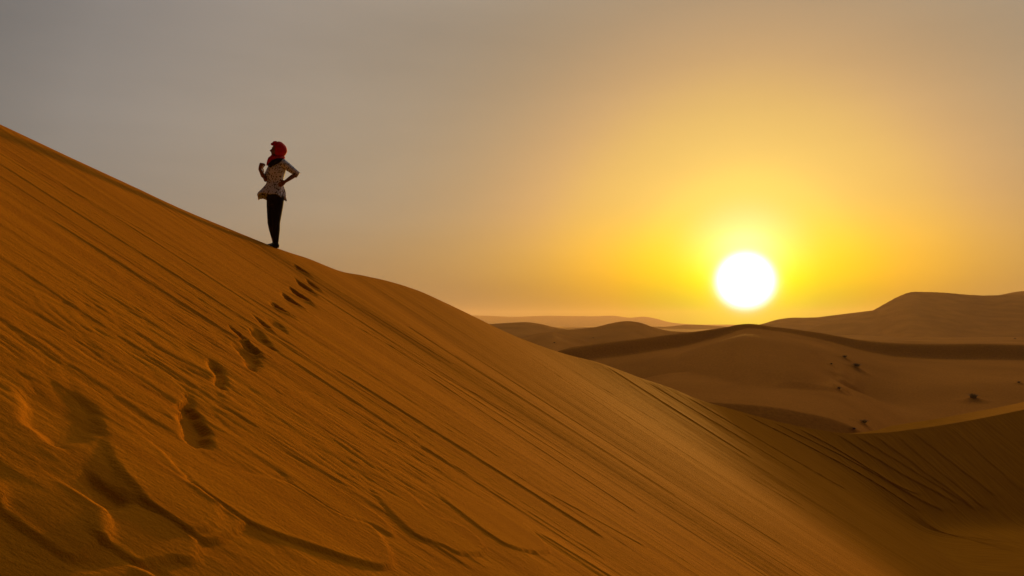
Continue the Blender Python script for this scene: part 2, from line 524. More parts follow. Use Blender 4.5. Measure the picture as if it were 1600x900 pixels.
def outline(px_pts, h, edge, fade=0.0, wob=.008, calm=.5):
    """raise (h > 0) or sink (h < 0) the patch of sand inside an outline; the outline becomes metres on the face"""
    P = np.array([cs_of(*p) for p in px_pts])
    # round the outline off
    for _ in range(2 if h > 0 else 1):
        Q = np.empty((len(P) * 2, 2)); nx_ = np.roll(P, -1, 0)
        Q[0::2] = .75 * P + .25 * nx_; Q[1::2] = .25 * P + .75 * nx_; P = Q
    I = window(P[:, 0].min() - .15, P[:, 0].max() + .15, max(0, P[:, 1].min() - .15), P[:, 1].max() + .15)
    c = CC[I] + wob * noise2(CC[I] * 11, SS[I] * 9, 51); s = SS[I] + wob * noise2(CC[I] * 9 + 7, SS[I] * 9, 52)
    best = np.full(c.shape, 9.0); inside = np.zeros(c.shape, bool)
    for (x0, y0), (x1, y1) in zip(P, np.roll(P, -1, 0)):
        ex, ey = x1 - x0, y1 - y0
        t = np.clip(((c - x0) * ex + (s - y0) * ey) / (ex * ex + ey * ey + 1e-12), 0, 1)
        best = np.minimum(best, np.hypot(c - x0 - t * ex, s - y0 - t * ey))
        if abs(ey) > 1e-9:
            inside ^= ((y0 > s) != (y1 > s)) & (c < (x1 - x0) * (s - y0) / ey + x0)
    d = np.where(inside, best, 0)
    prof = sstep(0, edge, d) * (1 + .25 * np.exp(-((d - edge * 1.3) / (edge))**2) * (h > 0))
    if fade: prof = prof * sstep(P[:, 1].min(), P[:, 1].min() + fade * np.ptp(P[:, 1]), s)
    D[I] += h * prof
    CALM[I] *= 1 - calm * prof


# toes of the big slides at the lower left, outermost first
for px_pts, h, e, fd in (
        (((444, 749), (400, 735), (330, 715), (260, 705), (300, 750), (360, 792), (411, 817), (489, 855), (578, 882), (622, 880), (613, 857), (578, 822), (533, 802), (489, 775)), .020, .05, .35),
        (((444, 740), (489, 775), (533, 800), (578, 820), (629, 842), (610, 818), (560, 780), (500, 740), (440, 700)), .012, .03, .5),
        (((560, 760), (640, 838), (684, 857), (720, 868), (762, 868), (747, 847), (711, 824), (675, 807), (640, 780), (600, 750)), .016, .035, .5),
        (((660, 760), (755, 838), (791, 856), (827, 870), (862, 873), (844, 851), (818, 824), (778, 798), (740, 775), (700, 745)), .016, .035, .5),
        (((170, 640), (253, 700), (311, 749), (356, 780), (387, 807), (391, 818), (373, 830), (342, 830), (311, 820), (267, 798), (220, 770), (160, 700)), .020, .04, .4),
        (((200, 690), (240, 715), (290, 742), (325, 765), (351, 789), (353, 808), (340, 819), (311, 816), (267, 795), (222, 768), (185, 730)), .012, .025, .5),
        (((150, 760), (227, 782), (267, 798), (307, 820), (327, 842), (320, 861), (284, 861), (249, 852), (204, 838), (178, 829), (150, 800)), .018, .035, .4),
        (((20, 690), (71, 713), (107, 736), (156, 767), (187, 793), (192, 812), (178, 829), (151, 828), (95, 812), (40, 780), (0, 740)), .020, .04, .4),
        (((58, 893), (80, 870), (102, 852), (133, 845), (173, 841), (200, 852), (231, 869), (267, 884), (293, 902), (310, 935), (240, 960), (120, 950), (60, 930)), .035, .06, .3),
        (((-30, 700), (0, 692), (14, 720), (24, 760), (36, 811), (30, 850), (0, 860), (-40, 800)), .014, .03, .3)):
    outline(px_pts, h * .58, e * .34, fd, calm=.90)
outline(((380, 835), (450, 852), (620, 892), (720, 874), (800, 878), (900, 885), (990, 930), (700, 1010), (350, 960), (300, 890)), 1e-5, .12, calm=.9)
# disturbed sand along the trail
trail = [cs_of(*p) for p in ((470, 412), (480, 445), (455, 480), (425, 525), (390, 560), (340, 590), (310, 650))]
for (ca_, sa_), (cb2, sb2) in zip(trail, trail[1:]):
    I = window(min(ca_, cb2) - .5, max(ca_, cb2) + .5, min(sa_, sb2) - .5, max(sa_, sb2) + .5)
    ex, ey = cb2 - ca_, sb2 - sa_
    t = np.clip(((CC[I] - ca_) * ex + (SS[I] - sa_) * ey) / (ex * ex + ey * ey), 0, 1)
    dd = np.hypot(CC[I] - ca_ - t * ex, SS[I] - sa_ - t * ey)
    D[I] += .007 * np.exp(-(dd / .20)**2) * (noise2(CC[I] * 5, SS[I] * 3.2, 151) + .5 * np.abs(noise2(CC[I] * 13, SS[I] * 8, 152)))
# hollows: slumped old prints and the trail that leads up to the walker
for px_pts, h, e in (
        (((44, 586), (89, 593), (133, 618), (164, 645), (175, 668), (152, 686), (120, 686), (67, 665), (30, 630)), -.028, .10),
        (((120, 705), (147, 736), (169, 767), (191, 785), (222, 784), (226, 770), (200, 738), (165, 712)), -.035, .07),
        (((293, 602), (307, 609), (300, 626), (313, 648), (325, 668), (338, 692), (302, 692), (290, 665), (283, 635), (294, 620)), -.055, .05),
        (((320, 560), (333, 561), (346, 580), (357, 600), (351, 614), (338, 606), (328, 588)), -.045, .04),
        (((355, 528), (378, 535), (400, 556), (408, 580), (396, 585), (384, 570), (366, 550)), -.045, .04),
        (((385, 507), (409, 521), (424, 538), (430, 552), (413, 543), (396, 527)), -.040, .04),
        (((411, 494), (434, 506), (452, 528), (438, 521), (422, 509)), -.032, .035)):
    outline(px_pts, h * .75, e * .5, fade=.45, wob=.030)
for args in ((471, 420, 26, 9, 38, .08), (487, 443, 25, 9, 42, .08), (475, 449, 36, 11, 42, .09), (468, 464, 40, 12, 42, .09), (451, 472, 32, 11, 42, .08), (436, 486, 30, 11, 42, .08), (408, 503, 34, 10, 42, .06), (372, 520, 34, 10, 42, .05), (385, 545, 30, 9, 45, .05)):
    pit(*args)

# unevenness of the brink itself
fade_c = sstep(0, .25, SS)
D += T_ * CALM
D *= .25 + .75 * fade_c
nx = SL * np.cos(AA)[:, None] / math.hypot(1, SL); ny = -SL * np.sin(AA)[:, None] / math.hypot(1, SL); nz = 1 / math.hypot(1, SL)
FX, FY, FZ = SX + nx * D, SY + ny * D, SZ + nz * D
# back slope behind the brink
bs = np.concatenate([np.geomspace(.03, 60, 90)])
cx, cy, cz, _, ba, pl = crest_at(cs)
ba = np.radians(ba)
bx = cx[:, None] + np.cos(ba)[:, None] * bs
by = cy[:, None] + np.sin(ba)[:, None] * bs
plc = pl[:, None]
t_ = np.clip(bs[None, :] - plc, 0, None)
drop = .08 * np.minimum(bs[None, :], plc) + .34 * t_**2 / (t_ + .25) * (1 - .25 * sstep(3, 40, t_))
drop = drop + .05 * noise2(bx * .3, by * .3, 70) * sstep(.5, 4, bs)[None, :] + D[:, :1] * -nz * np.exp(-bs / .3)[None, :]
bz = cz[:, None] - drop
X = np.concatenate([bx[:, ::-1], FX], 1); Y = np.concatenate([by[:, ::-1], FY], 1); Z = np.concatenate([bz[:, ::-1], FZ], 1)
U_ = np.broadcast_to(cs[:, None], X.shape); V_ = np.concatenate([np.broadcast_to(-bs[None, ::-1], bx.shape), SS], 1)
me = grid_mesh('near_dune', X, Y, Z, (U_, V_))
dune = link('near_dune', me, SAND, kind='structure')


def ground_near(c, s):
    i = np.searchsorted(cs, c); j = np.searchsorted(ss, s)
    return Vector((FX[i, j], FY[i, j], FZ[i, j]))


del X, Y, Z, U_, V_, px_, py_

# ------------------------------------------------------------------ the dune field beyond
def layer(u, y, trace, yc_pts, front, backs, floor=-30):
    """one dune: crest traced as (photo x, photo y), its distance, and its front profile (drop for metres before the crest)"""
    us = [ray(a, b)[0] for a, b in trace]; ws = [ray(a, b)[1] for a, b in trace]
    yc = pchip([ray(a, 505)[0] for a, _ in yc_pts], [b for _, b in yc_pts], u)
    wc = pchip(us, ws, u)
    zc = wc * yc
    d = yc - y
    return np.where(d >= 0, zc - front(np.clip(d, 0, None), u, y), zc - backs * -np.clip(d, None, 0)), yc


def terrain(u, y):
    return K * terrain0(u, y / K)


def terrain0(u, y):
    x = u * y
    h = np.full(u.shape, -11.3) + 1.5 * sstep(52, 75, y)
    h = h + .25 * noise2(x * .05, y * .05, 80) + sstep(150, 260, y) * 3.6 - sstep(500, 3000, y) * 4
    h = h + sstep(140, 300, y) * (1.2 * noise2(x * .012, y * .02, 81) + .35 * noise2(x * .05, y * .06, 82)) + .08 * noise2(x * .3, y * .25, 83) * sstep(60, 140, y)
    # far plateau with a long flat top
    hz, _ = layer(u, y, [(700, 493), (755, 493), (800, 494.5), (850, 493), (930, 493.5), (960, 493), (985, 496), (1005, 494.5), (1022, 497), (1045, 503), (1075, 506), (1120, 507), (1250, 506), (1500, 500), (1900, 497)],
                  [(0, 3200), (1000, 3000), (1600, 3200)], lambda d, u, y: .10 * d, .10)
    h = np.maximum(h, hz + 2.5 * np.abs(noise2(x * .006, y * .004, 84)) * sstep(2300, 2900, y) * (y < 2950))
    hz, _ = layer(u, y, [(700, 520), (900, 512), (1000, 509), (1040, 510), (1075, 507), (1120, 509), (1160, 511), (1300, 512), (1600, 515)],
                  [(0, 900), (1600, 900)], lambda d, u, y: .06 * d, .05)
    h = np.maximum(h, hz)
    # low dunes to the left of the sun
    hz, _ = layer(u, y, [(700, 507), (770, 506), (800, 504), (825, 503), (850, 507), (870, 512), (930, 517), (1000, 520)],
                  [(0, 330), (1600, 330)], lambda d, u, y: .12 * d + .5 * noise2(u * y * .05, y * .04, 85), .15)
    h = np.maximum(h, hz)
    hz, _ = layer(u, y, [(700, 540), (780, 535), (815, 527), (845, 520), (862, 518.5), (890, 515), (930, 511), (955, 505), (978, 501.5), (1000, 504), (1018, 510), (1038, 515.5), (1085, 519), (1180, 524), (1300, 528)],
                  [(0, 230), (850, 232), (980, 255), (1600, 240)],
                  lambda d, u, y: .15 * d + (.9 * noise2(u * y * .06, y * .05, 86) + .35 * noise2(u * y * .17, y * .11, 87)) * sstep(2, 14, d), .2)
    h = np.maximum(h, hz)
    hz, _ = layer(u, y, [(700, 560), (820, 527), (850, 519.5), (862, 518.8), (880, 523), (905, 530), (950, 541), (1000, 550)],
                  [(0, 195), (1600, 195)], lambda d, u, y: .11 * d + .5 * noise2(u * y * .08, y * .07, 88) * sstep(1, 8, d), .12)
    h = np.maximum(h, hz)
    # large dune at the right and the shoulder in front of it
    hz, _ = layer(u, y, [(1000, 530), (1150, 511), (1190, 506), (1215, 499), (1232, 496.5), (1260, 496), (1330, 493), (1400, 491), (1600, 489)],
                  [(0, 560), (1600, 560)], lambda d, u, y: .17 * d + .8 * noise2(u * y * .02, y * .02, 89) * sstep(2, 30, d), .2)
    h = np.maximum(h, hz)
    hz, yc = layer(u, y, [(1150, 540), (1250, 519), (1275, 510), (1300, 503), (1340, 492.5), (1365, 484), (1385, 473), (1405, 462.5), (1422, 456.5), (1445, 456), (1475, 457), (1510, 460), (1545, 461.5), (1580, 460), (1700, 462), (1900, 470)],
                   [(0, 440), (1400, 440), (1500, 455), (1900, 430)],
                   lambda d, u, y: .22 * d + 2.6 * noise2(u * y * .012 + y * .006, y * .012, 90) * sstep(0, 40, d), .3)
    h = np.maximum(h, hz)
    hz, _ = layer(u, y, [(1400, 480), (1520, 465), (1565, 460), (1585, 456), (1620, 453), (1700, 450), (1900, 448)],
                  [(0, 520), (1900, 520)], lambda d, u, y: .2 * d, .3)
    h = np.maximum(h, hz)
    # the broad brown dune in the middle distance
    def mid(d, u, y):
        px = 800 + u * F
        band = np.interp(px, [850, 950, 1060, 1120, 1165, 1220, 1300, 1400, 1500, 1700], [1.5, 1.9, 1.9, 1.3, .7, .6, 1.1, 2.0, 2.3, 2.3])
        lb = 1.0 + .9 * band
        dr = band * sstep(0, 1, d / lb) + .012 * d
        far = np.clip(d - lb, 0, None)
        dr = dr + .045 * far + .095 * np.logaddexp(0, (far - 24) / 4) * 4
        # hollows and spurs
        dr = dr + 2.6 * np.exp(-(((px - 950) / 110)**2 + ((y - 76) / 13)**2))
        dr = dr - 1.2 * np.exp(-(((px - 1105) / 85)**2 + ((y - 90) / 12)**2))
        dr = dr + .9 * np.exp(-(((px - 1390) / 90)**2 + ((y - 88) / 8)**2)) - .8 * np.exp(-(((px - 1250) / 50)**2 + ((y - 84) / 12)**2))
        dr = dr + .16 * noise2(u * y * .07 + y * .02, y * .10, 91) * sstep(2, 12, d)
        return dr
    hz, yc = layer(u, y, [(760, 600), (820, 570), (850, 558), (878, 546.5), (930, 537), (1000, 529), (1055, 522), (1085, 518.5), (1110, 515), (1135, 511), (1155, 507), (1170, 506), (1185, 507), (1205, 510), (1235, 513.5), (1262, 517), (1300, 523),
                           (1345, 531), (1380, 534.5), (1440, 537), (1520, 537), (1600, 538), (1750, 541), (1900, 546)],
                   [(0, 96), (880, 100), (1165, 116), (1600, 122), (1900, 118)], mid, .16)
    h = np.maximum(h, hz)
    hz, _ = layer(u, y, [(1000, 640), (1060, 626), (1090, 626.5), (1130, 629.5), (1170, 632), (1210, 636), (1260, 645), (1300, 654), (1335, 668), (1400, 710)],
                   [(0, 57), (1600, 55)], lambda d, u, y: .65 * d * d / (d + .3), -.012)
    h = np.where(y < 82, np.logaddexp(h * 8, np.minimum(hz, h + 4) * 8) / 8, h)
    # low secondary ridges in front of it: crest, distance, height of the step
    px = 800 + u * F
    for pa, pb, ya, yb, st, wdt in ((1180, 1345, 70, 78, .35, 4), (1300, 1350, 84, 86, .5, 3), (1285, 1330, 87, 88, .25, 3), (1480, 1660, 75, 72, .6, 4), (1290, 1330, 78, 77, .25, 2.5)):
        yl = ya + (yb - ya) * (px - pa) / (pb - pa) + 1.2 * noise2(u * y * .1, u * 0, 92)
        m_ = sstep(pa, pa + .35 * (pb - pa), px) * (1 - sstep(pb - .35 * (pb - pa), pb, px))
        d = y - yl
        h = h + m_ * st * sstep(-wdt * .6, 0, d) * (1 - sstep(0, wdt * 3.2, d)) * (y < 95)
    # small mounds under the tufts
    for (mx_, my_, r_, hh) in MOUNDS:
        h = h + hh * np.exp(-(((x - mx_) / r_)**2 + ((y - my_) / (r_ * .8))**2))
    return h


MOUNDS = []
TUFT_PX = [  # photo x, photo y, width in photo pixels, distance guess
    (1320, 561, 14, 'small dark tuft on the middle dune, uppermost of the cluster below the brown crest'),
    (1339, 578, 24, 'dark spreading tuft with a shaded tail on the middle dune, right of the uppermost tuft'),
    (1299, 571, 9, 'tiny flat tuft on the middle dune, left end of the upper cluster'),
    (1311, 610, 13, 'small lone tuft lying halfway down the middle dune below the upper cluster'),
    (1521, 627, 26, 'large round black bush by the right side, above the sunlit ridge strip'),
    (1334, 674, 13, 'low dark tuft touching the left tip of the sunlit ridge strip'),
    (1350, 665, 22, 'thin arching tuft just above the left tip of the sunlit ridge strip'),
    (1592, 600, 10, 'small faint tuft at the right edge, above the large round bush'),
    (866, 537, 6, 'tiny bush on the low far dune left of the broad brown dune'),
    (927, 529, 4, 'very small dot of a bush on the far dune under the distant plateau'),
    (1586, 531, 6, 'tiny bush on the far flat sand at the right edge behind the brown crest')]


def hit(px, py, y0=84, y1=1400):
    u, wv = ray(px, py)
    yy = np.geomspace(y0, y1, 3000)
    hh = terrain(np.full_like(yy, u), yy)
    k = np.nonzero(hh >= wv * yy)[0]
    k = k[0] if len(k) else len(yy) - 1
    return u * yy[k], yy[k], hh[k]


tuft_at = [hit(px, py) for px, py, _, _ in TUFT_PX]
MOUNDS = [(x / K, y / K, .55 * wpx / F * y / K + .2, .22 * wpx / F * y / K) for (x, y, z), (_, _, wpx, _) in zip(tuft_at, TUFT_PX)]

us = np.linspace(-1.1, 1.1, 1250)
ys = K * np.concatenate([np.arange(14, 44, .5), np.geomspace(44, 150, 620), np.geomspace(150.5, 700, 520), np.geomspace(705, 3700, 200)])
UU, YY = np.meshgrid(us, ys)
HH = terrain(UU, YY)
XX = UU * YY
me = grid_mesh('dune_field', XX, YY, HH)
me.flip_normals() if me.polygons[0].normal.z < 0 else None
field = link('dune_field', me, SAND_FAR, kind='structure')
# plain desert floor round everything
me = bpy.data.meshes.new('desert_floor')
bm = bmesh.new()
for (x0, x1, y0, y1) in ((-5900, 5900, -5900, 5900),):
    bm.faces.new([bm.verts.new(v) for v in ((x0, y0, -19.5), (x1, y0, -19.5), (x1, y1, -19.5), (x0, y1, -19.5))])
bm.to_mesh(me); bm.free()
link('desert_floor', me, SAND_FAR, kind='structure')

# ------------------------------------------------------------------ desert tufts
GRASS = plain('dry_scrub', (.13, .075, .03), .9)


def tuft_mesh(seed, width, height, n):
    r = random.Random(seed)
    bm = bmesh.new()
    for i in range(n):
        a = r.uniform(0, 2 * math.pi); rad = width * .18 * math.sqrt(r.random())
        base = Vector((rad * math.cos(a), rad * math.sin(a), -.02))
        lean = r.uniform(.15, 1.0) * width * .45
        a2 = a + r.uniform(-.7, .7)
        hh = height * r.uniform(.55, 1.0) * (1 - .35 * lean / (width * .45))
        wd = width * r.uniform(.012, .03)
        side = Vector((-math.sin(a2), math.cos(a2), 0)) * wd
        th = Vector((math.cos(a2), math.sin(a2), 0)) * wd * .5
        prev = None
        for k in range(4):
            t = k / 3
            p = base + Vector((math.cos(a2) * lean * t * t, math.sin(a2) * lean * t * t, hh * (t - .22 * t * t * t)))
            f = 1 - .85 * t
            ring = [bm.verts.new(p + side * f), bm.verts.new(p + th * f), bm.verts.new(p - side * f)]
            if prev:
                for q in range(3):
                    bm.faces.new((prev[q], prev[(q + 1) % 3], ring[(q + 1) % 3], ring[q]))
            prev = ring
    me = bpy.data.meshes.new('desert_tuft')
    bm.to_mesh(me); bm.free()
    return me


for i, ((x, y, z), (px, py, wpx, label)) in enumerate(zip(tuft_at, TUFT_PX)):
    wid = .85 * wpx / F * y
    z = float(terrain(np.array([x / y]), np.array([y]))[0])
    me = tuft_mesh(i, wid, wid * .42, 120)
    o = link('desert_tuft', me, GRASS, label=label, category='desert plant', group='scrub tufts on the dunes')
    o.location = (x, y, z)

# ------------------------------------------------------------------ the walker
BLOUSE_PAT = None


def patterned(name):
    m, t, b = new_mat(name)
    n = t.nodes.new; l = t.links.new
    tcx = n('ShaderNodeTexCoord')
    v = n('ShaderNodeTexVoronoi'); v.inputs['Scale'].default_value = 44; l(tcx.outputs['Object'], v.inputs[0])
    ns = n('ShaderNodeTexNoise'); ns.inputs['Scale'].default_value = 34; ns.inputs['Detail'].default_value = 3; l(tcx.outputs['Object'], ns.inputs[0])
    ad = n('ShaderNodeMath'); ad.operation = 'ADD'; l(v.outputs['Distance'], ad.inputs[0]); l(ns.outputs[0], ad.inputs[1])
    r = n('ShaderNodeValToRGB'); l(ad.outputs[0], r.inputs[0])
    e = r.color_ramp.elements
    e[0].position = .79; e[0].color = (.03, .025, .03, 1)
    e[1].position = .92; e[1].color = (.62, .70, .82, 1)
    x = e.new(.84); x.color = (.18, .20, .24, 1)
    l(r.outputs[0], b.inputs['Base Color']); b.inputs['Roughness'].default_value = .85
    b.inputs['Specular IOR Level'].default_value = .2
    return m


SKIN = plain('skin', (.22, .11, .06), .6, scale=20)
RED = plain('red_cloth', (.58, .012, .014), .75, scale=25)
BLACK = plain('black_cloth', (.012, .010, .014), .8)
SHOE = plain('shoe_leather', (.02, .015, .013), .6)
WHITE = plain('bead_white', (.75, .72, .65), .4)
PRINT = patterned('printed_cotton')


def tube(bm, P, Rr, seg=14, cap=True, rot=0.0):
    """closed loft through points P with radii Rr (number or (rx, ry))"""
    P = [Vector(p) for p in P]
    rings = []
    for i, p in enumerate(P):
        a = P[max(0, i - 1)]; b = P[min(len(P) - 1, i + 1)]
        d = (b - a).normalized()
        ref = Vector((0, 1, 0)) if abs(d.y) < .9 else Vector((1, 0, 0))
        e1 = (ref - d * ref.dot(d)).normalized(); e2 = d.cross(e1)
        rr = Rr[i]
        ra, rb = rr if isinstance(rr, tuple) else (rr, rr)
        # ra along x-like axis (e2), rb along y-like axis (e1)
        ring = []
        for k in range(seg):
            t = 2 * math.pi * k / seg + rot
            ring.append(bm.verts.new(p + e2 * ra * math.cos(t) + e1 * rb * math.sin(t)))
        rings.append(ring)
    for r0, r1 in zip(rings, rings[1:]):
        for k in range(seg):
            bm.faces.new((r0[k], r0[(k + 1) % seg], r1[(k + 1) % seg], r1[k]))
    if cap:
        for r, p, d in ((rings[0], P[0], P[0] - P[1]), (rings[-1], P[-1], P[-1] - P[-2])):
            rad = sum((v.co - p).length for v in r) / seg
            tip = bm.verts.new(p + d.normalized() * rad * .6)
            mid = [bm.verts.new(p + (v.co - p) * .72 + d.normalized() * rad * .42) for v in r]
            for k in range(seg):
                bm.faces.new((r[k], r[(k + 1) % seg], mid[(k + 1) % seg], mid[k]))
                bm.faces.new((mid[k], mid[(k + 1) % seg], tip))
    bmesh.ops.recalc_face_normals(bm, faces=bm.faces)


def ball(bm, c, r, seg=16):
    m_ = Matrix.Translation(c) @ Matrix.Diagonal((*r, 1))
    bmesh.ops.create_uvsphere(bm, u_segments=seg, v_segments=seg // 2 + 2, radius=1, matrix=m_)


def fuse(name, bm, mat, parent, vox=.008, smooth=3):
    """one continuous surface grown over the shaped volumes"""
    me = bpy.data.meshes.new(name)
    bm.to_mesh(me); bm.free()
    o = link(name, me, mat, parent)
    rm = o.modifiers.new('remesh', 'REMESH'); rm.mode = 'VOXEL'; rm.voxel_size = vox; rm.use_smooth_shade = True
    if smooth:
        sm = o.modifiers.new('smooth', 'SMOOTH'); sm.factor = .5; sm.iterations = smooth
    return o


c_w, _ = cs_of(432, 387)
cxw, cyw, czw = [float(v[0]) for v in crest_at(np.array([c_w]))[:3]]
walker = bpy.data.objects.new('person', None)
C.objects.link(walker)
walker.location = (cxw, cyw, czw - .015)
walker['label'] = 'person in red headscarf and patterned blouse, hand on hip, standing on the dune crest'
walker['category'] = 'person'
PXM = cyw / F * 1.0      # metres per photo pixel at that distance


def P3(px, py, y=0.0):
    return Vector(((px - 432) * PXM, y, (387 - py) * PXM))


S = PXM
# body: torso, neck, head, arms, hands, legs, feet
bm = bmesh.new()
tube(bm, [P3(430, 312), P3(430, 303), P3(429, 292), P3(429, 283), P3(430, 270), P3(431, 258), P3(432, 250)],
     [(.105, .10), (.12, .10), (.11, .09), (.095, .08), (.115, .095), (.12, .09), (.07, .06)])
tube(bm, [P3(432, 252), P3(432.5, 240)], [.048, .046])
# head with face turned to the left
hc = P3(431.5, 231.5)
ball(bm, hc, (.080, .075, .105), 20)
ball(bm, hc + Vector((-.030, -.01, -.045)), (.052, .048, .058), 14)          # jaw
tube(bm, [hc + Vector((-.070, -.022, .018)), hc + Vector((-.098, -.034, -.020)), hc + Vector((-.078, -.026, -.030))], [.008, .015, .010], 8)   # nose
tube(bm, [hc + Vector((-.078, -.004, -.050)), hc + Vector((-.078, -.040, -.050))], [.009, .009], 8)   # lips
tube(bm, [hc + Vector((-.074, -.004, -.062)), hc + Vector((-.074, -.036, -.062))], [.008, .008], 8)
ball(bm, hc + Vector((-.068, -.020, -.088)), (.022, .022, .018), 10)         # chin
tube(bm, [hc + Vector((-.072, .005, .030)), hc + Vector((-.060, -.058, .030))], [.010, .009], 8)     # brow
# arm with the hand on the hip (nearer to the camera, on the right)
shL, elL, wrL = P3(442.5, 253, -.06), P3(463.5, 269, -.02), P3(449.5, 283, -.13)
tube(bm, [shL, shL.lerp(elL, .5), elL, elL.lerp(wrL, .35), wrL], [.050, .043, .037, .036, .025])
# arm bent up in front (on the left)
shR, elR, wrR = P3(420, 257, .08), P3(415, 280, -.06), P3(408.5, 263.5, -.13)
tube(bm, [shR, shR.lerp(elR, .5), elR, elR.lerp(wrR, .35), wrR], [.046, .041, .036, .034, .024])


def hand(bm, wrist, d, palm_n, size, curl, thumb_side):
    """palm, four unequal curled fingers and a thumb that leaves the side of the palm"""
    d = d.normalized(); n_ = (palm_n - d * palm_n.dot(d)).normalized(); s_ = d.cross(n_)
    pc = wrist + d * size * .28
    tube(bm, [wrist, pc, wrist + d * size * .50], [(size * .13, size * .10), (size * .21, size * .10), (size * .23, size * .08)], 12)
    tube(bm, [pc - s_ * size * .14, pc + s_ * size * .14], [size * .12, size * .12], 10)
    for k, ln in enumerate((.40, .46, .43, .33)):
        off = (k - 1.5) * size * .115
        p0 = wrist + d * size * .46 + s_ * off * thumb_side
        pts_ = [p0 - d * size * .1, p0]
        p = p0; ang_ = 0
        for j, fr in enumerate((.45, .32, .23)):
            ang_ += curl * (0.8 if j == 0 else 1.0)
            dd = d * math.cos(ang_) + n_ * math.sin(ang_)
            p = p + dd * ln * size * fr
            pts_.append(p)
        tube(bm, pts_, [size * .055, size * .056, size * .052, size * .048, size * .040], 8)
    p0 = wrist + d * size * .18 - s_ * thumb_side * size * .16
    p1 = p0 + (d * .6 - s_ * thumb_side * .7 + n_ * .3).normalized() * size * .22
    p2 = p1 + (d * .85 - s_ * thumb_side * .1 + n_ * .5).normalized() * size * .2
    tube(bm, [wrist + d * size * .1, p0, p1, p2], [size * .06, size * .075, size * .062, size * .048], 8)


hand(bm, wrL, P3(443, 287, -.13) - wrL, Vector((-.3, .9, 0)), .17, .45, 1)
hand(bm, wrR, P3(413, 253, -.13) - wrR, Vector((.9, -.1, -.2)), .165, 1.05, -1)
# legs
hipA, knA, anA = P3(423.5, 308, .03), P3(424.5, 347, -.02), P3(429.5, 379, .02)
hipB, knB, anB = P3(436, 308, -.03), P3(433.5, 347, -.06), P3(433, 381, -.05)
tube(bm, [hipA, hipA.lerp(knA, .5), knA, knA.lerp(anA, .35), anA], [.075, .066, .050, .050, .034])
tube(bm, [hipB, hipB.lerp(knB, .5), knB, knB.lerp(anB, .35), anB], [.075, .066, .050, .050, .034])
body = fuse('body', bm, SKIN, walker, .0075, 2)
# eyes and eyebrows are part of the face
for dy in (-.046, .002):
    bm = bmesh.new()
    ball(bm, hc + Vector((-.071 + abs(dy + .02) * .15, dy, .008)), (.008, .011, .007), 8)
    me = bpy.data.meshes.new('eye'); bm.to_mesh(me); bm.free()
    link('eye', me, BLACK, walker)
# trousers
bm = bmesh.new()
tube(bm, [P3(430, 318), P3(430, 306), P3(429, 294), P3(429, 287)], [(.12, .11), (.128, .108), (.12, .10), (.105, .09)], 18)
for hp, kn, an in ((hipA, knA, anA), (hipB, knB, anB)):
    lo_ = an + Vector((0, 0, .035))
    tube(bm, [hp + Vector((0, 0, .02)), hp.lerp(kn, .3), hp.lerp(kn, .65), kn, kn.lerp(lo_, .35), lo_], [.084, .079, .069, .058, .057, .041], 16)
trousers = fuse('trousers', bm, BLACK, walker, .008, 3)
# shoes
for an, dx in ((anA, -1), (anB, -1)):
    bm = bmesh.new()
    z0 = an.z - .035
    tube(bm, [Vector((an.x + .035, an.y, z0 + .01)), Vector((an.x, an.y, z0 + .012)), Vector((an.x - .05, an.y - .05, z0)), Vector((an.x - .085, an.y - .11, z0 - .005))],
         [(.030, .040), (.042, .046), (.036, .034), (.022, .026)], 12)
    tube(bm, [an + Vector((0, 0, .02)), Vector((an.x, an.y, z0 + .02))], [.043, .045], 12)
    fuse('shoe', bm, SHOE, walker, .007, 2)
# blouse with peplum
rows = [  # photo y, left, right, depth
    (247.5, 427, 443, .050), (250, 422, 446.5, .075), (254, 419.5, 447.5, .09), (259, 418.5, 446.5, .105), (265, 417.5, 445, .112), (271, 417, 443.3, .105),
    (277, 417, 441.5, .095), (282, 416.5, 441.2, .09), (286, 415.5, 441.8, .098), (290, 412.5, 443, .11), (295, 407.5, 444.5, .125), (299, 403, 445, .14), (303, 401.5, 445.3, .15), (308, 402.5, 445.8, .155)]
seg = 56
bm = bmesh.new()
rings = []
for i, (py, xl, xr, dep) in enumerate(rows):
    ring = []
    fl = max(0, (py - 286) / 22)
    for k in range(seg):
        t = 2 * math.pi * k / seg
        cxp = (xl + xr) / 2; hw = (xr - xl) / 2
        fold = 1 + fl * (.07 * math.sin(5 * t + .6) + .05 * math.sin(9 * t + 2))
        if i == len(rows) - 1 or i == len(rows) - 2:
            # ragged hem: high in front, long at both sides
            hemd = -5.5 * max(0, math.sin(-t)) ** .7 * (1 if i == len(rows) - 1 else .35) + 3.0 * max(0, math.cos(t)) + 1.2 * max(0, -math.cos(t)) ** 3
            hemd += 1.2 * math.sin(7 * t)
        else:
            hemd = 0
        # flatten the left flare into a corner
        xx = cxp + hw * fold * math.copysign(abs(math.cos(t)) ** .85, math.cos(t))
        yy = dep * fold * math.sin(t) + (.02 if xx < cxp else 0) * math.cos(t)
        wr = .010 * noise2(np.array([t * 2.2]), np.array([py * .22]), 120)[0] + .006 * noise2(np.array([t * 5 + 9]), np.array([py * .5]), 121)[0]
        p = P3(xx, py + hemd, yy)
        p += Vector((math.cos(t), math.sin(t), 0)) * float(wr)
        ring.append(bm.verts.new(p))
    rings.append(ring)
for r0, r1 in zip(rings, rings[1:]):
    for k in range(seg):
        bm.faces.new((r0[k], r0[(k + 1) % seg], r1[(k + 1) % seg], r1[k]))
for f in bm.faces: f.smooth = True
bmesh.ops.recalc_face_normals(bm, faces=bm.faces)
me = bpy.data.meshes.new('blouse'); bm.to_mesh(me); bm.free()
blouse = link('blouse', me, PRINT, walker)
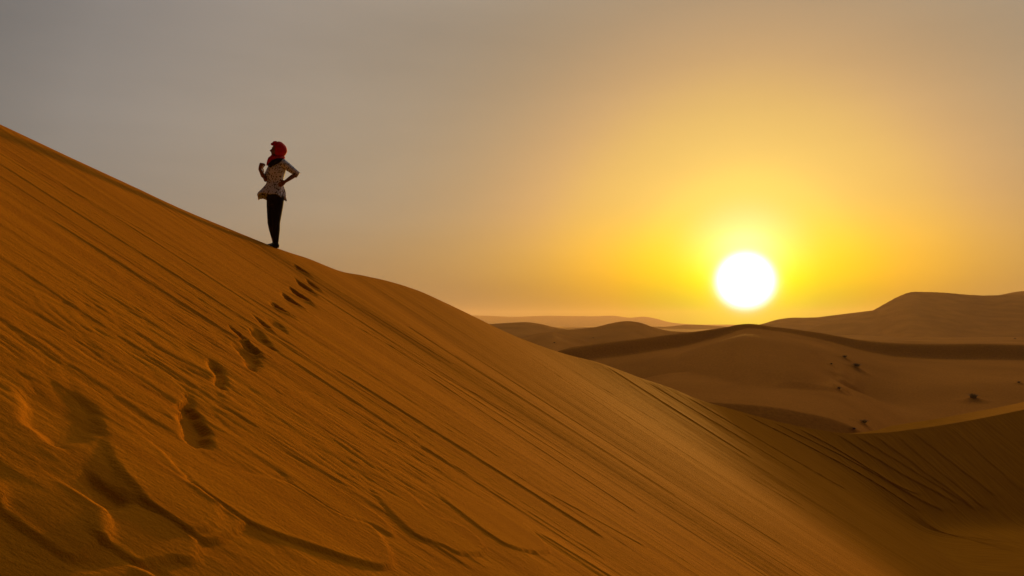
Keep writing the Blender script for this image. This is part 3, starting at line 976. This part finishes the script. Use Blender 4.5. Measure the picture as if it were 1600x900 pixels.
so = blouse.modifiers.new('cloth', 'SOLIDIFY'); so.thickness = .006; so.offset = -1


def sleeve(a, b, r0, r1, r2, extra):
    bm = bmesh.new()
    P = [a, a.lerp(b, .25), a.lerp(b, .5), a.lerp(b, .78), b] + extra
    Rr = [r0, r0 * .97, (r0 + r1) / 2, r1, r1 * 1.02] + [r2] * len(extra)
    tube(bm, P, Rr, 22, cap=False)
    for v in bm.verts:
        v.co += Vector((1, 1, 0)) * .004 * float(noise2(np.array([v.co.x * 30]), np.array([v.co.z * 30]), 130)[0])
    for f in bm.faces: f.smooth = True
    me = bpy.data.meshes.new('sleeve'); bm.to_mesh(me); bm.free()
    o = link('sleeve', me, PRINT, blouse)
    s = o.modifiers.new('cloth', 'SOLIDIFY'); s.thickness = .005; s.offset = -1


sleeve(P3(440, 251.5, -.05), elL, .066, .052, .047, [elL.lerp(wrL, .22)])
sleeve(P3(422.5, 254.5, .07), shR.lerp(elR, .8), .060, .051, .05, [])

# headscarf: hood, roll above the forehead, wrap under the chin and a tail on the chest
bm = bmesh.new()
bmesh.ops.create_uvsphere(bm, u_segments=40, v_segments=28, radius=1)
kill = []
for v in bm.verts:
    p = v.co.copy()
    rr = Vector((.106 if p.x > 0 else .088, .098, .128))
    q = Vector((p.x * rr.x, p.y * rr.y, p.z * rr.z))
    if p.x > .2: q.x += .022 * (1 - abs(p.z + .15)) * p.x      # fullness at the back of the head
    n_ = float(noise2(np.array([p.y * 4 + p.z * 2]), np.array([p.x * 3 - p.z]), 140)[0])
    q *= 1 + .05 * n_
    v.co = q
    if p.x < -.42 and -.86 < p.z < .52 and abs(p.y + .18) < .78: kill.append(v)
bmesh.ops.delete(bm, geom=kill, context='VERTS')
for f in bm.faces: f.smooth = True
bmesh.ops.translate(bm, verts=bm.verts, vec=P3(433.8, 231.2))
me = bpy.data.meshes.new('headscarf'); bm.to_mesh(me); bm.free()
scarf = link('headscarf', me, RED, walker)
so = scarf.modifiers.new('cloth', 'SOLIDIFY'); so.thickness = .010; so.offset = 0
bm = bmesh.new()
tube(bm, [P3(424.5, 223, -.05), P3(424.6, 221.8, 0), P3(427, 221.8, .05)], [.020, .026, .018], 12)
tube(bm, [P3(431, 219.4, -.03), P3(427.5, 219.6, -.02), P3(424.8, 222, -.01)], [.02, .025, .022], 12)
fuse('scarf_roll', bm, RED, scarf, .007, 2)
bm = bmesh.new()
tube(bm, [P3(441, 243, .02), P3(438, 246, -.06), P3(430, 246, -.085), P3(424, 245, -.06), P3(423, 244, .03), P3(430, 243, .07), P3(441, 243, .03)],
     [.030, .036, .036, .032, .03, .03, .03], 12)
tube(bm, [P3(428, 243, -.06), P3(424, 248, -.095), P3(421, 253, -.10), P3(418.5, 257.5, -.09)], [(.045, .03), (.045, .025), (.030, .02), (.012, .012)], 12)
fuse('scarf_tail', bm, RED, scarf, .008, 3)
bm = bmesh.new()
tube(bm, [P3(442, 247.5, -.06), P3(436, 250, -.105), P3(429, 254, -.125), P3(422, 258, -.118)], [(.022, .03), (.040, .03), (.045, .024), (.026, .018)], 14)
tube(bm, [P3(427, 256, -.118), P3(424.5, 261, -.122)], [(.028, .016), (.012, .012)], 10)
fuse('neck_cloth', bm, BLACK, walker, .008, 3)
# white beads round the raised wrist
bm = bmesh.new()
for k, (px, py, r_) in enumerate(((411.5, 258.6, .014), (413.3, 260.4, .018), (412.6, 263.0, .012), (414.0, 265.2, .013), (414.6, 267.8, .010))):
    ball(bm, P3(px, py, -.13), (r_, r_, r_ * 1.1), 10)
tube(bm, [P3(411, 257.6, -.13), P3(413, 262, -.13), P3(415, 269, -.12)], [.004, .004, .004], 6)
for f in bm.faces: f.smooth = True
me = bpy.data.meshes.new('bracelet'); bm.to_mesh(me); bm.free()
link('bracelet', me, WHITE, walker)

# ------------------------------------------------------------------ desert haze
me = bpy.data.meshes.new('haze')
bm = bmesh.new()
bmesh.ops.create_cube(bm, size=1, matrix=Matrix.Translation((0, 0, 34.5)) @ Matrix.Diagonal((12400, 12400, 111, 1)))
bm.to_mesh(me); bm.free()
hm = bpy.data.materials.new('haze'); hm.use_nodes = True
t = hm.node_tree; t.nodes.clear()
o_ = t.nodes.new('ShaderNodeOutputMaterial')
pv = t.nodes.new('ShaderNodeVolumePrincipled')
pv.inputs['Color'].default_value = (.80, .62, .46, 1)
pv.inputs['Density'].default_value = .00011
pv.inputs['Anisotropy'].default_value = .42
t.links.new(pv.outputs[0], o_.inputs['Volume'])
link('haze', me, hm, kind='stuff')
